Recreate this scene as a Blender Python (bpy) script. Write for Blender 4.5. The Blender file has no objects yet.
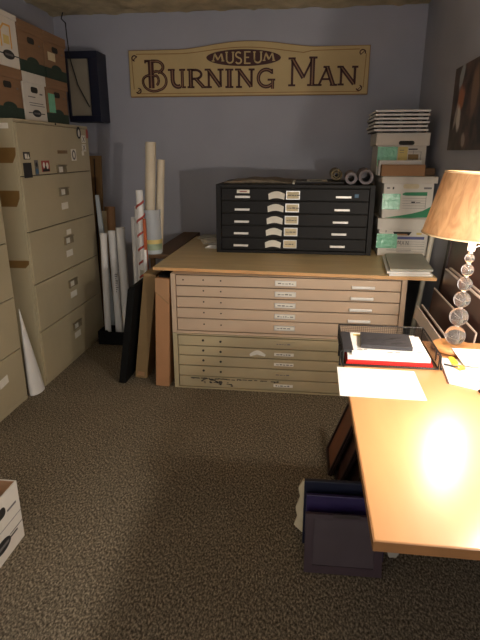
import bpy, math, random
from mathutils import Vector, Matrix
random.seed(7)
C = bpy.context.scene.collection
PI = math.pi
R = math.radians

# ------------------------------------------------------------------ materials
def mat(name, col, rough=.6, var=.08, scale=8, metal=0, bump=0, bscale=None, stretch=None, spec=.5, trans=0):
    m = bpy.data.materials.new(name); m.use_nodes = True
    nt = m.node_tree; N = nt.nodes; L = nt.links
    b = N['Principled BSDF']
    b.inputs['Roughness'].default_value = rough
    b.inputs['Metallic'].default_value = metal
    b.inputs['Specular IOR Level'].default_value = spec
    b.inputs['Transmission Weight'].default_value = trans
    tc = N.new('ShaderNodeTexCoord'); mp = N.new('ShaderNodeMapping')
    if stretch: mp.inputs['Scale'].default_value = stretch
    L.new(tc.outputs['Object'], mp.inputs['Vector'])
    no = N.new('ShaderNodeTexNoise'); no.inputs['Scale'].default_value = scale; no.inputs['Detail'].default_value = 5
    L.new(mp.outputs['Vector'], no.inputs['Vector'])
    rp = N.new('ShaderNodeValToRGB')
    a = [max(0, c*(1-var)) for c in col]; z = [min(1, c*(1+var)) for c in col]
    rp.color_ramp.elements[0].position = .3; rp.color_ramp.elements[1].position = .7
    rp.color_ramp.elements[0].color = (*a, 1); rp.color_ramp.elements[1].color = (*z, 1)
    L.new(no.outputs['Fac'], rp.inputs['Fac']); L.new(rp.outputs['Color'], b.inputs['Base Color'])
    if bump:
        n2 = N.new('ShaderNodeTexNoise'); n2.inputs['Scale'].default_value = bscale or scale*4; n2.inputs['Detail'].default_value = 6
        L.new(mp.outputs['Vector'], n2.inputs['Vector'])
        bp = N.new('ShaderNodeBump'); bp.inputs['Strength'].default_value = bump; bp.inputs['Distance'].default_value = .01
        L.new(n2.outputs['Fac'], bp.inputs['Height']); L.new(bp.outputs['Normal'], b.inputs['Normal'])
    return m

def srgb(r, g, b):
    f = lambda c: ((c/255+.055)/1.055)**2.4 if c > 10 else c/255/12.92
    return (f(r), f(g), f(b))

M = {}
M['wall'] = mat('blue_grey_paint', srgb(168, 170, 182), .75, .04, 3, bump=.08, bscale=60)
M['ceiling'] = mat('rough_plaster', srgb(205, 188, 152), .95, .25, 6, bump=1.0, bscale=22)
M['cab'] = mat('putty_enamel', srgb(180, 168, 138), .42, .05, 4)
M['cab_dark'] = mat('putty_shadow_gap', srgb(72, 64, 48), .7, .05, 4)
M['file_up'] = mat('pinkish_beige_enamel', srgb(192, 168, 144), .45, .05, 4)
M['file_low'] = mat('olive_beige_enamel', srgb(180, 165, 132), .45, .07, 4)
M['gap'] = mat('dark_gap', (.02, .018, .015), .8, .05, 4)
M['black'] = mat('black_enamel', (.010, .009, .009), .5, .1, 5, spec=.22)
M['blacksoft'] = mat('black_board', (.007, .007, .007), .8, .15, 8, spec=.12)
M['chrome'] = mat('brushed_metal', (.75, .73, .7), .3, .05, 20, metal=.85)
M['whitebar'] = mat('pale_aluminium', (.80, .78, .74), .35, .04, 20, metal=.2)
M['bronze'] = mat('worn_bronze', srgb(140, 128, 104), .4, .1, 20, metal=.4)
M['card'] = mat('label_card', srgb(232, 228, 216), .7, .03, 30)
M['cream'] = mat('cream_card', srgb(215, 200, 165), .7, .06, 30)
M['paper'] = mat('white_paper', srgb(228, 226, 222), .7, .02, 10)
M['whitebox'] = mat('white_corrugated_board', srgb(214, 208, 198), .75, .04, 12)
M['brownbox'] = mat('woodgrain_print_board', srgb(136, 104, 76), .7, .1, 6, stretch=(1, 1, 9))
M['greenband'] = mat('dark_green_print', srgb(40, 58, 48), .7, .08, 12)
M['kraft'] = mat('kraft_cardboard', srgb(168, 128, 92), .75, .06, 9)
M['kraft_o'] = mat('orange_brown_cardboard', srgb(170, 124, 86), .7, .06, 9)
M['olivebox'] = mat('olive_brown_cardboard', srgb(140, 114, 76), .7, .07, 7)
M['ink'] = mat('black_ink', (.02, .018, .02), .6, .1, 20)
M['greyink'] = mat('grey_ink', (.16, .15, .15), .6, .1, 20)
M['tealtape'] = mat('sea_green_label', srgb(120, 196, 160), .18, .08, 25, bump=.5, bscale=40, spec=.8)
M['green'] = mat('green_print', srgb(32, 130, 84), .55, .05, 20)
M['bluep'] = mat('blue_print', srgb(86, 92, 140), .5, .05, 20)
M['yellowlab'] = mat('pale_yellow_label', srgb(210, 190, 120), .6, .05, 20)
M['navy'] = mat('navy_paint', srgb(16, 21, 46), .5, .1, 6)
M['offwhite'] = mat('off_white_panel', srgb(160, 152, 136), .8, .04, 6)
M['plywood'] = mat('plywood_top', srgb(208, 186, 142), .5, .08, 3, stretch=(1, 6, 6))
M['plyedge'] = mat('plywood_edge', srgb(206, 160, 108), .55, .1, 10)
M['brownwood'] = mat('dull_brown_wood', srgb(104, 76, 48), .6, .15, 4, stretch=(5, 1, 1))
M['plank'] = mat('weathered_plank', srgb(128, 98, 62), .7, .15, 6, stretch=(8, 8, 1))
M['tube'] = mat('white_cardboard_tube', srgb(226, 225, 224), .45, .03, 10)
M['tubecream'] = mat('cream_paper_roll', srgb(205, 194, 172), .6, .04, 10)
M['plastic'] = mat('cloudy_plastic', srgb(190, 198, 204), .25, .04, 10)
M['tape'] = mat('brown_parcel_tape', srgb(128, 98, 56), .35, .1, 14)
M['red'] = mat('red_folder', srgb(200, 34, 30), .45, .05, 10)
M['redpale'] = mat('faded_red', srgb(170, 72, 66), .5, .1, 10)
M['orange'] = mat('orange_wrap', srgb(170, 84, 44), .5, .1, 10)
M['slate'] = mat('slate_grey_cover', srgb(50, 49, 53), .5, .1, 14)
M['greypaper'] = mat('grey_green_folder', srgb(176, 176, 164), .6, .05, 10)
M['rollgrey'] = mat('grey_rubber_roll', srgb(128, 118, 120), .6, .08, 14)
M['rollolive'] = mat('olive_roll', srgb(120, 104, 70), .6, .08, 14)
M['signboard'] = mat('sign_cream_paint', srgb(202, 178, 128), .6, .06, 5)
M['signedge'] = mat('sign_tan_edge', srgb(160, 120, 66), .6, .08, 8)
M['signdark'] = mat('sign_maroon_paint', srgb(70, 30, 24), .6, .1, 10)
M['signinlay'] = mat('sign_inlay_paint', srgb(150, 112, 84), .6, .1, 10)
M['artdark'] = mat('dark_umber_panel', srgb(62, 40, 34), .35, .35, 3)
M['artbrown'] = mat('brown_print', srgb(96, 66, 56), .3, .35, 3)
M['frameedge'] = mat('pale_frame_edge', srgb(205, 190, 178), .4, .05, 10)
M['framedark'] = mat('dark_frame_wood', srgb(44, 30, 28), .4, .15, 10)
M['rust'] = mat('rust_brown_panel', srgb(120, 70, 44), .4, .25, 5)
M['purple'] = mat('purple_plastic', srgb(44, 32, 78), .4, .08, 10)
M['plum'] = mat('plum_brown_frame', srgb(62, 46, 52), .4, .08, 10)
M['greyglass'] = mat('grey_print_under_glass', srgb(78, 68, 72), .25, .08, 10)
M['pole'] = mat('cream_enamel_pole', srgb(205, 198, 180), .4, .03, 10)
M['yellow'] = mat('yellow_wrapper', srgb(235, 205, 60), .4, .05, 10)
M['ochre'] = mat('ochre_paper', srgb(214, 160, 70), .5, .05, 10)
M['blue'] = mat('blue_sticker', srgb(70, 110, 140), .5, .2, 30)
M['steelgrey'] = mat('dull_grey_metal', srgb(120, 116, 108), .5, .1, 20)
M['rim'] = mat('shade_rim', srgb(225, 200, 160), .6, .03, 10)

def desk_mat():
    m = mat('glossy_birch_top', srgb(196, 144, 96), .28, .07, 2.2, stretch=(5, .8, 1), spec=.6)
    return m
M['desk'] = desk_mat()
M['deskedge'] = mat('birch_edge', srgb(150, 104, 60), .5, .1, 10)
M['disc'] = mat('turned_wood_disc', srgb(200, 146, 92), .35, .12, 7, stretch=(1, 6, 1))

def carpet():
    m = bpy.data.materials.new('speckled_carpet'); m.use_nodes = True
    nt = m.node_tree; N = nt.nodes; L = nt.links; b = N['Principled BSDF']
    b.inputs['Roughness'].default_value = .95; b.inputs['Specular IOR Level'].default_value = .15
    tc = N.new('ShaderNodeTexCoord')
    mp = N.new('ShaderNodeMapping'); mp.inputs['Rotation'].default_value = (0, 0, .5); mp.inputs['Scale'].default_value = (1, .55, 1)
    L.new(tc.outputs['Object'], mp.inputs['Vector'])
    n1 = N.new('ShaderNodeTexNoise'); n1.inputs['Scale'].default_value = 140; n1.inputs['Detail'].default_value = 4; n1.inputs['Roughness'].default_value = .7
    L.new(mp.outputs['Vector'], n1.inputs['Vector'])
    n2 = N.new('ShaderNodeTexNoise'); n2.inputs['Scale'].default_value = 2.2; n2.inputs['Detail'].default_value = 3
    L.new(tc.outputs['Object'], n2.inputs['Vector'])
    r = N.new('ShaderNodeValToRGB'); e = r.color_ramp.elements
    e[0].position = .36; e[0].color = (*srgb(64, 57, 48), 1); e[1].position = .66; e[1].color = (*srgb(196, 182, 158), 1)
    k = r.color_ramp.elements.new(.5); k.color = (*srgb(122, 112, 96), 1)
    L.new(n1.outputs['Fac'], r.inputs['Fac'])
    mx = N.new('ShaderNodeMix'); mx.data_type = 'RGBA'; mx.blend_type = 'MULTIPLY'; mx.inputs[0].default_value = .35
    L.new(r.outputs['Color'], mx.inputs[6]); L.new(n2.outputs['Fac'], mx.inputs[7])
    L.new(mx.outputs[2], b.inputs['Base Color'])
    bp = N.new('ShaderNodeBump'); bp.inputs['Strength'].default_value = .9; bp.inputs['Distance'].default_value = .008
    L.new(n1.outputs['Fac'], bp.inputs['Height']); L.new(bp.outputs['Normal'], b.inputs['Normal'])
    return m
M['carpet'] = carpet()

def glass():
    m = bpy.data.materials.new('clear_glass'); m.use_nodes = True
    b = m.node_tree.nodes['Principled BSDF']
    b.inputs['Base Color'].default_value = (.96, .95, .93, 1); b.inputs['Roughness'].default_value = .02
    b.inputs['Transmission Weight'].default_value = .95; b.inputs['IOR'].default_value = 1.48
    return m
M['glass'] = glass()

def clearwrap():
    m = bpy.data.materials.new('clear_wrap'); m.use_nodes = True
    nt = m.node_tree; N = nt.nodes; L = nt.links; b = N['Principled BSDF']
    b.inputs['Base Color'].default_value = (*srgb(205, 212, 220), 1); b.inputs['Roughness'].default_value = .18
    t = N.new('ShaderNodeBsdfTransparent'); mx = N.new('ShaderNodeMixShader'); mx.inputs[0].default_value = .5
    L.new(t.outputs[0], mx.inputs[1]); L.new(b.outputs[0], mx.inputs[2]); L.new(mx.outputs[0], N['Material Output'].inputs[0])
    return m
M['wrap'] = clearwrap()

def mesh_screen():
    return mat('black_wire', (.015, .014, .014), .4, .05, 10, metal=.3)
M['wire'] = mesh_screen()

def shade_mat():
    m = bpy.data.materials.new('veneer_lamp_shade'); m.use_nodes = True
    nt = m.node_tree; N = nt.nodes; L = nt.links; b = N['Principled BSDF']
    tc = N.new('ShaderNodeTexCoord'); mp = N.new('ShaderNodeMapping'); mp.inputs['Scale'].default_value = (9, 9, 2.2); mp.inputs['Rotation'].default_value = (.35, .5, 0)
    L.new(tc.outputs['Object'], mp.inputs['Vector'])
    w = N.new('ShaderNodeTexNoise'); w.inputs['Scale'].default_value = 3.5; w.inputs['Detail'].default_value = 6; w.inputs['Distortion'].default_value = 1.2
    L.new(mp.outputs['Vector'], w.inputs['Vector'])
    r = N.new('ShaderNodeValToRGB'); e = r.color_ramp.elements
    e[0].position = .35; e[0].color = (*srgb(158, 118, 82), 1); e[1].position = .65; e[1].color = (*srgb(190, 148, 106), 1)
    L.new(w.outputs['Fac'], r.inputs['Fac']); L.new(r.outputs['Color'], b.inputs['Base Color'])
    b.inputs['Roughness'].default_value = .6
    t = N.new('ShaderNodeBsdfTranslucent'); L.new(r.outputs['Color'], t.inputs['Color'])
    mx = N.new('ShaderNodeMixShader'); mx.inputs[0].default_value = SHADE_T
    L.new(b.outputs[0], mx.inputs[1]); L.new(t.outputs[0], mx.inputs[2]); L.new(mx.outputs[0], N['Material Output'].inputs[0])
    return m
SHADE_T = .035
L2 = 1100
M['shade'] = shade_mat()

def emit(name, col, s):
    m = bpy.data.materials.new(name); m.use_nodes = True
    nt = m.node_tree; nt.nodes.remove(nt.nodes['Principled BSDF'])
    e = nt.nodes.new('ShaderNodeEmission'); e.inputs[0].default_value = (*col, 1); e.inputs[1].default_value = s
    nt.links.new(e.outputs[0], nt.nodes['Material Output'].inputs[0])
    return m
M['bulb'] = emit('glowing_bulb', (1, .89, .74), 380)

def poster_mat():
    # a dark photographic print: umber ground with soft pale and rust coloured patches (local y along wall, z up)
    m = bpy.data.materials.new('dark_photo_print'); m.use_nodes = True
    nt = m.node_tree; N = nt.nodes; L = nt.links; b = N['Principled BSDF']
    b.inputs['Roughness'].default_value = .4
    tc = N.new('ShaderNodeTexCoord')
    n = N.new('ShaderNodeTexNoise'); n.inputs['Scale'].default_value = 9; n.inputs['Detail'].default_value = 5
    L.new(tc.outputs['Object'], n.inputs['Vector'])
    r = N.new('ShaderNodeValToRGB'); r.color_ramp.elements[0].color = (*srgb(34, 24, 22), 1); r.color_ramp.elements[1].color = (*srgb(110, 78, 66), 1)
    r.color_ramp.elements[0].position = .4; r.color_ramp.elements[1].position = .75
    L.new(n.outputs['Fac'], r.inputs['Fac']); cur = r.outputs['Color']
    def blob(cur, cy, cz, sy, sz, col, rot=0, k=.9):
        mp = N.new('ShaderNodeMapping'); mp.vector_type = 'TEXTURE'
        mp.inputs['Location'].default_value = (0, cy, cz); mp.inputs['Scale'].default_value = (10, sy, sz); mp.inputs['Rotation'].default_value = (rot, 0, 0)
        ad = N.new('ShaderNodeVectorMath'); ad.operation = 'MULTIPLY_ADD'
        L.new(n.outputs['Color'], ad.inputs[0]); ad.inputs[1].default_value = (.0, .07, .07); L.new(tc.outputs['Object'], ad.inputs[2])
        sub = N.new('ShaderNodeVectorMath'); sub.operation = 'SUBTRACT'; sub.inputs[1].default_value = (0, .035, .035)
        L.new(ad.outputs[0], sub.inputs[0]); L.new(sub.outputs[0], mp.inputs['Vector'])
        g = N.new('ShaderNodeTexGradient'); g.gradient_type = 'SPHERICAL'; L.new(mp.outputs['Vector'], g.inputs['Vector'])
        mr = N.new('ShaderNodeMapRange'); mr.inputs['From Min'].default_value = .05; mr.inputs['From Max'].default_value = .42; mr.inputs['To Max'].default_value = k
        L.new(g.outputs['Fac'], mr.inputs['Value'])
        mx = N.new('ShaderNodeMix'); mx.data_type = 'RGBA'; L.new(mr.outputs[0], mx.inputs[0]); L.new(cur, mx.inputs[6]); mx.inputs[7].default_value = (*col, 1)
        return mx.outputs[2]
    cur = blob(cur, -.16, .41, .05, .10, srgb(165, 176, 182), .35)
    cur = blob(cur, -.19, .29, .08, .09, srgb(190, 116, 70), .5)
    cur = blob(cur, -.17, .19, .06, .10, srgb(235, 226, 216), -.45)
    cur = blob(cur, -.11, .21, .03, .10, srgb(180, 168, 160), .4)
    cur = blob(cur, -.33, .06, .05, .05, srgb(170, 150, 140), 0)
    cur = blob(cur, -.45, .30, .08, .16, srgb(140, 110, 90), .1)
    L.new(cur, b.inputs['Base Color'])
    return m
M['poster'] = poster_mat()

# ------------------------------------------------------------------ mesh building
class MB:
    def __init__(s): s.v = []; s.f = []; s.m = []; s.mats = []; s.sm = []
    def _mi(s, m):
        if m not in s.mats: s.mats.append(m)
        return s.mats.index(m)
    def add(s, vs, fs, m='card', T=None, smooth=False):
        k = len(s.v); i = s._mi(m)
        for v in vs:
            v = Vector(v); s.v.append(T @ v if T is not None else v)
        for f in fs: s.f.append([k+j for j in f]); s.m.append(i); s.sm.append(smooth)
        return s
    def box(s, x0, x1, y0, y1, z0, z1, m='card', T=None):
        vs = [(x, y, z) for z in (z0, z1) for y in (y0, y1) for x in (x0, x1)]
        return s.add(vs, [(0, 2, 3, 1), (4, 5, 7, 6), (0, 1, 5, 4), (2, 6, 7, 3), (0, 4, 6, 2), (1, 3, 7, 5)], m, T)
    def prism(s, poly, d0, d1, axis='y', m='card', T=None, smooth=False):
        # poly: 2D outline; axis 'y' -> (x,z) outline, 'z' -> (x,y), 'x' -> (y,z)
        mk = {'y': lambda p, d: (p[0], d, p[1]), 'z': lambda p, d: (p[0], p[1], d), 'x': lambda p, d: (d, p[0], p[1])}[axis]
        n = len(poly); vs = [mk(p, d0) for p in poly]+[mk(p, d1) for p in poly]
        fs = [list(range(n))[::-1], list(range(n, 2*n))]+[(i, (i+1) % n, n+(i+1) % n, n+i) for i in range(n)]
        return s.add(vs, fs, m, T, False)
    def tube(s, pts, r, m='card', seg=12, cap=True, inner=None, smooth=True):
        pts = [Vector(p) for p in pts]; n = len(pts); rings = []
        rr = r if isinstance(r, (list, tuple)) else [r]*n
        up = None; vs = []
        for i, p in enumerate(pts):
            d = (pts[min(i+1, n-1)]-pts[max(i-1, 0)]).normalized()
            if up is None: up = d.orthogonal().normalized()
            else: up = (up-d*up.dot(d)).normalized()
            w = d.cross(up)
            for k in range(seg):
                a = 2*PI*k/seg; vs.append(p+(up*math.cos(a)+w*math.sin(a))*rr[i])
        fs = [(i*seg+k, i*seg+(k+1) % seg, (i+1)*seg+(k+1) % seg, (i+1)*seg+k) for i in range(n-1) for k in range(seg)]
        s.add(vs, fs, m, None, smooth)
        if cap: s.add([vs[k] for k in range(seg)], [list(range(seg))[::-1]], m); s.add([vs[(n-1)*seg+k] for k in range(seg)], [list(range(seg))], m)
        return s
    def hollow(s, p0, p1, r, ri, m='card', mi=None, seg=24):
        p0 = Vector(p0); p1 = Vector(p1); d = (p1-p0).normalized(); up = d.orthogonal().normalized(); w = d.cross(up)
        def ring(p, q): return [p+(up*math.cos(2*PI*k/seg)+w*math.sin(2*PI*k/seg))*q for k in range(seg)]
        vs = ring(p0, r)+ring(p1, r)+ring(p1, ri)+ring(p0, ri)
        def band(a, b): return [(a*seg+k, a*seg+(k+1) % seg, b*seg+(k+1) % seg, b*seg+k) for k in range(seg)]
        s.add(vs, band(0, 1), m, None, True); s.add(vs, band(1, 2), m); s.add(vs, band(2, 3), mi or m, None, True); s.add(vs, band(3, 0), m)
        return s
    def lathe(s, prof, m='card', seg=32, c=(0, 0, 0), smooth=True, close=False):
        vs = []; n = len(prof)
        for (r, z) in prof:
            for k in range(seg):
                a = 2*PI*k/seg; vs.append((c[0]+r*math.cos(a), c[1]+r*math.sin(a), c[2]+z))
        rng = range(n) if close else range(n-1)
        fs = [(i*seg+k, i*seg+(k+1) % seg, ((i+1) % n)*seg+(k+1) % seg, ((i+1) % n)*seg+k) for i in rng for k in range(seg)]
        return s.add(vs, fs, m, None, smooth)
    def sphere(s, c, r, m='glass', seg=24, rings=16, sz=1):
        prof = [(max(1e-4, r*math.sin(PI*i/rings)), -r*sz*math.cos(PI*i/rings)) for i in range(rings+1)]
        return s.lathe(prof, m, seg, c)
    def build(s, name, parent=None, bevel=0, loc=None, rot=None, weld=False):
        me = bpy.data.meshes.new(name); me.from_pydata([tuple(v) for v in s.v], [], s.f)
        for m in s.mats: me.materials.append(M[m])
        for p, i, sm in zip(me.polygons, s.m, s.sm): p.material_index = i; p.use_smooth = sm
        me.update()
        o = bpy.data.objects.new(name, me); C.objects.link(o)
        if parent: o.parent = parent
        if loc: o.location = loc
        if rot: o.rotation_euler = rot
        if bevel:
            b = o.modifiers.new('bevel', 'BEVEL'); b.width = bevel; b.segments = 2; b.limit_method = 'ANGLE'
        return o

def empty(name, loc=(0, 0, 0), rot=(0, 0, 0)):
    o = bpy.data.objects.new(name, None); C.objects.link(o); o.location = loc; o.rotation_euler = rot; o.empty_display_size = .1
    return o
def tag(o, label, cat, group=None, kind=None):
    o['label'] = label; o['category'] = cat
    if group: o['group'] = group
    if kind: o['kind'] = kind
    return o
def thing(name, label, cat, loc=(0, 0, 0), rot=(0, 0, 0), group=None):
    return tag(empty(name, loc, rot), label, cat, group)
def struct(o): o['kind'] = 'structure'; return o
def copy_tree(o, parent=None):
    c = o.copy(); C.objects.link(c); c.parent = parent
    for ch in list(o.children): copy_tree(ch, c)
    return c

# ------------------------------------------------------------------ the room
XL, XR, YB, YF, ZC = -2.19, .89, 4.75, -1.6, 2.6
struct(MB().box(XL-.1, XR+.1, YF, YB+.1, -.1, 0, 'carpet').build('floor'))
struct(MB().box(XL-.1, XR+.1, YB, YB+.1, 0, ZC, 'wall').build('wall_back'))
struct(MB().box(XL-.1, XL, YF, YB, 0, ZC, 'wall').build('wall_left'))
struct(MB().box(XR, XR+.1, YF, YB, 0, ZC, 'wall').build('wall_right'))
# ceiling: slightly uneven sprayed plaster
nx, ny = 60, 120; vs = []; fs = []
for j in range(ny+1):
    for i in range(nx+1):
        x = XL-.1+(XR-XL+.2)*i/nx; y = YF+(YB+.1-YF)*j/ny
        z = ZC+.012*math.sin(x*17+y*5)*math.sin(y*13-x*4)+random.uniform(-.012, .012)
        vs.append((x, y, z))
for j in range(ny):
    for i in range(nx):
        a = j*(nx+1)+i; fs.append((a, a+nx+1, a+nx+2, a+1))
cm = MB(); cm.add(vs, fs, 'ceiling', None, True); cm.box(XL-.1, XR+.1, YF, YB+.1, ZC+.03, ZC+.1, 'ceiling'); struct(cm.build('ceiling'))

# ------------------------------------------------------------------ lateral file cabinets (local: front at x=0 facing +x, y along the wall)
def lateral_cabinet(y0, y1, xf, zs, h, label, margin=.012):
    t = thing('lateral_file_cabinet', label, 'file cabinet', (xf, y0, 0))
    w = y1-y0
    b = MB(); b.box(-.46, -.014, 0, w, 0, h, 'cab')
    b.box(-.014, 0, 0, margin, 0, h, 'cab').box(-.014, 0, w-margin, w, 0, h, 'cab')
    b.box(-.014, 0, margin, w-margin, zs[0]+.004, h, 'cab').box(-.014, 0, margin, w-margin, 0, zs[-1]-.002, 'cab')
    b.box(-.0138, -.008, margin, w-margin, zs[-1], zs[0], 'cab_dark')
    b.build('body', t, .004)
    ds = []
    for k in range(len(zs)-1):
        d = MB().box(-.008, .006, margin+.004, w-margin-.004, zs[k+1]+.003, zs[k]-.003, 'cab').build('drawer', t, .003)
        ds.append(d)
    return t, ds
def pull(d, yc, zc):
    # stamped metal pull with a label window
    m = MB(); m.box(.0062, .010, yc-.07, yc+.07, zc-.028, zc+.028, 'bronze')
    m.box(.010, .020, yc-.07, yc+.07, zc+.020, zc+.028, 'bronze').box(.010, .020, yc-.07, yc-.062, zc-.028, zc+.02, 'bronze').box(.010, .014, yc+.062, yc+.07, zc-.028, zc+.02, 'bronze')
    m.box(.010, .0125, yc-.058, yc+.012, zc-.02, zc+.016, 'card')
    h = m.build('handle', d); return h
def card(d, yc, zc, w=.1, h=.04, m='card', name='label_card', label=None, tilt=0, x=.0062):
    mb = MB(); c, s = math.cos(tilt), math.sin(tilt)
    P = [(yc+c*a-s*b, zc+s*a+c*b) for a, b in ((-w/2, -h/2), (w/2, -h/2), (w/2, h/2), (-w/2, h/2))]
    mb.prism(P, x, x+.0015, 'x', m); o = mb.build(name, d)
    if label: o['label'] = label
    return o
zs = [1.667, 1.36, 1.027, .695, .38, .03]
cab, dr = lateral_cabinet(3.005, 4.075, -1.69, zs, 1.686, 'putty-coloured tall lateral file cabinet with magnets and stickers on its top drawer')
yc = .545
pull(dr[0], yc, 1.388); card(dr[0], .59, 1.50, .15, .022, 'tape', 'tape_strip', 'strip of brown tape')
for k, (zp, zcd) in enumerate([(1.238, 1.14), (.90, .805), (.585, .50), (.26, .185)]):
    pull(dr[k+1], yc, zp); card(dr[k+1], yc, zcd, .10, .045)
card(dr[2], yc+.02, .955, .07, .035)
# magnets and stickers of the top drawer
def sticker(parts, name, label):
    m = MB()
    for p in parts: m.prism(p[0], .0062, .0062+p[1], 'x', p[2])
    o = m.build(name, dr[0]); o['label'] = label; return o
def rect(a, b, c, d): return [(a, c), (b, c), (b, d), (a, d)]
def ell(cy, cz, ry, rz, n=24): return [(cy+ry*math.cos(2*PI*k/n), cz+rz*math.sin(2*PI*k/n)) for k in range(n)]
sticker([(rect(.045, .14, 1.35, 1.438), .003, 'ink')], 'magnet', 'black square magnet')
sticker([(rect(.06, .137, 1.457, 1.50), .002, 'ink'), (rect(.075, .10, 1.462, 1.49), .0026, 'card'), ([(.10, 1.46), (.13, 1.462), (.115, 1.492)], .0027, 'card')], 'magnet', 'small dark magnet with a pale emblem')
sticker([(rect(.182, .228, 1.36, 1.452), .002, 'greyink'), (rect(.188, .222, 1.37, 1.40), .0026, 'blue'), (ell(.205, 1.425, .012, .014), .0026, 'ink')], 'magnet', 'narrow dark and blue picture magnet')
sticker([(rect(.272, .377, 1.378, 1.447), .002, 'redpale'), (ell(.30, 1.42, .014, .018), .0026, 'card'), (ell(.345, 1.415, .016, .02), .0026, 'card'), (rect(.28, .37, 1.38, 1.395), .0026, 'ink'), (ell(.322, 1.40, .012, .016), .0027, 'ink')], 'magnet', 'small group picture magnet')
sticker([(rect(.727, .81, 1.44, 1.52), .0015, 'card'), (ell(.768, 1.48, .03, .034), .0022, 'greyink'), (ell(.768, 1.48, .014, .022), .0026, 'card')], 'sticker', 'white sticker with a grey oval')
sticker([(ell(.888, 1.635, .036, .042), .0015, 'ink'), (ell(.888, 1.632, .016, .026), .0022, 'card')], 'sticker', 'black oval sticker with a pale centre')
sticker([(rect(1.022, 1.056, 1.60, 1.664), .0015, 'redpale'), (rect(1.03, 1.05, 1.615, 1.65), .002, 'redpale')], 'sticker', 'reddish brown sticker')
for (a, b) in ((.965, 1.592), (.962, 1.53)):
    sticker([(rect(a-.035, a+.035, b-.026, b+.026), .0015, 'card'), ([(a-.025, b-.018), (a-.018, b-.02), (a+.025, b+.018), (a+.018, b+.02)], .002, 'greyink'), ([(a-.022, b+.018), (a-.015, b+.02), (a+.02, b-.016), (a+.012, b-.02)], .002, 'greyink')], 'sticker', 'white sticker with grey crossed marks')
sticker([(rect(.915, .95, 1.475, 1.505), .0015, 'card')], 'sticker', 'plain white scrap of label')
MB().box(0, .0045, .53, .542, 1.672, 1.684, 'ink').build('lock', cab)
# tape patches wrapped on the side panel
for (a, z0, z1, w) in ((0, 1.438, 1.525, .30), (-.01, 1.185, 1.28, .3), (-.003, .808, .856, .3)):
    m = MB(); m.prism([(-w, z0), (a-.03, z0), (a-.006, (z0+z1)/2), (a-.002, z1), (-w, z1)], -.003, 0, 'y', 'tape')
    m.build('parcel_tape', cab)['label'] = 'patch of brown parcel tape on the side panel'
m = MB(); m.box(-.12, -.03, -.003, 0, 1.63, 1.66, 'card'); m.build('side_label', cab)

cab2, dr2 = lateral_cabinet(1.75, 2.826, -1.72, [1.65, 1.33, .996, .672, .35, .03], 1.67, 'putty-coloured lateral file cabinet cut by the left edge of the picture')
for k in range(5): pull(dr2[k], .5, [1.36, 1.21, .88, .56, .24][k])
card(dr2[4], .84, .22, .09, .05, tilt=.1)
card(dr2[3], .85, .55, .05, .05, 'tape', 'tape_strip', 'faint scrap of tape')

# rolled white sheet leaning in the gap between the cabinets
m = MB(); a0 = Vector((-.0, 0, .0)); seg = 20; vs = []
for (z, r) in ((0, 1), (.14, .8), (.3, .52), (.45, .25), (.575, .04)):
    for k in range(seg):
        a = 2*PI*k/seg; vs.append((-.03*0+.042*r*math.cos(a)-.02*(z/.57), .075*r*math.sin(a)-.045*(z/.57), z))
fs = [(i*seg+k, i*seg+(k+1) % seg, (i+1)*seg+(k+1) % seg, (i+1)*seg+k) for i in range(4) for k in range(seg)]
m.add(vs, fs, 'paper', None, True); m.add(vs[:seg], [list(range(seg))[::-1]], 'paper'); m.add(vs[-seg:], [list(range(seg))], 'paper')
tag(m.build('paper_cone', loc=(-1.715, 2.93, .001)), 'white paper cone standing in the gap between the two putty cabinets', 'paper')

# ------------------------------------------------------------------ storage boxes
# local frame: front face at y=0 facing -y, width along x, height z
def oval_logo(m, cx, cz, w, h, y=-.0015, col='ink'):
    m.prism([(cx+w*math.cos(2*PI*k/24), cz+h*math.sin(2*PI*k/24)) for k in range(24)], y, 0, 'y', col)
    m.box(cx-w*.7, cx+w*.7, y-.0006, y, cz-h*.25, cz+h*.2, 'greyink')
    m.box(cx-w*1.9, cx-w*1.05, y, 0, cz-h*.12, cz+h*.12, col).box(cx+w*1.05, cx+w*1.9, y, 0, cz-h*.12, cz+h*.12, col)
def hole(t, cx, cz, w, h, y=-.0012, name='hand_hole', m='gap'):
    mb = MB(); P = []
    for (sx, sz) in ((1, 1), (-1, 1), (-1, -1), (1, -1)):
        for k in range(5):
            a = {(1, 1): 0, (-1, 1): PI/2, (-1, -1): PI, (1, -1): 1.5*PI}[(sx, sz)]+k*PI/8
            r = h*.45; P.append((cx+sx*(w/2-r)+r*math.cos(a), cz+sz*(h/2-r)+r*math.sin(a)))
    mb.prism(P, y, .001, 'y', m); return mb.build(name, t)
def lidded_box(name, label, loc, rotz, w, d, h, body='whitebox', band=None, lidh=.055, cat='box', group=None, lid=None, over=.012):
    t = thing(name, label, cat, loc, (0, 0, rotz), group)
    b = MB(); b.box(0, w, 0, d, 0, h-.004, body)
    if band: b.box(-.001, w+.001, -.001, d+.001, 0, h*.24, band)
    b.build('body', t, .003)
    MB().box(-over, w+over, -over, d+over, h-lidh, h, lid or body).build('lid', t, .003)
    return t
XB = -1.75; rz = PI/2
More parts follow.
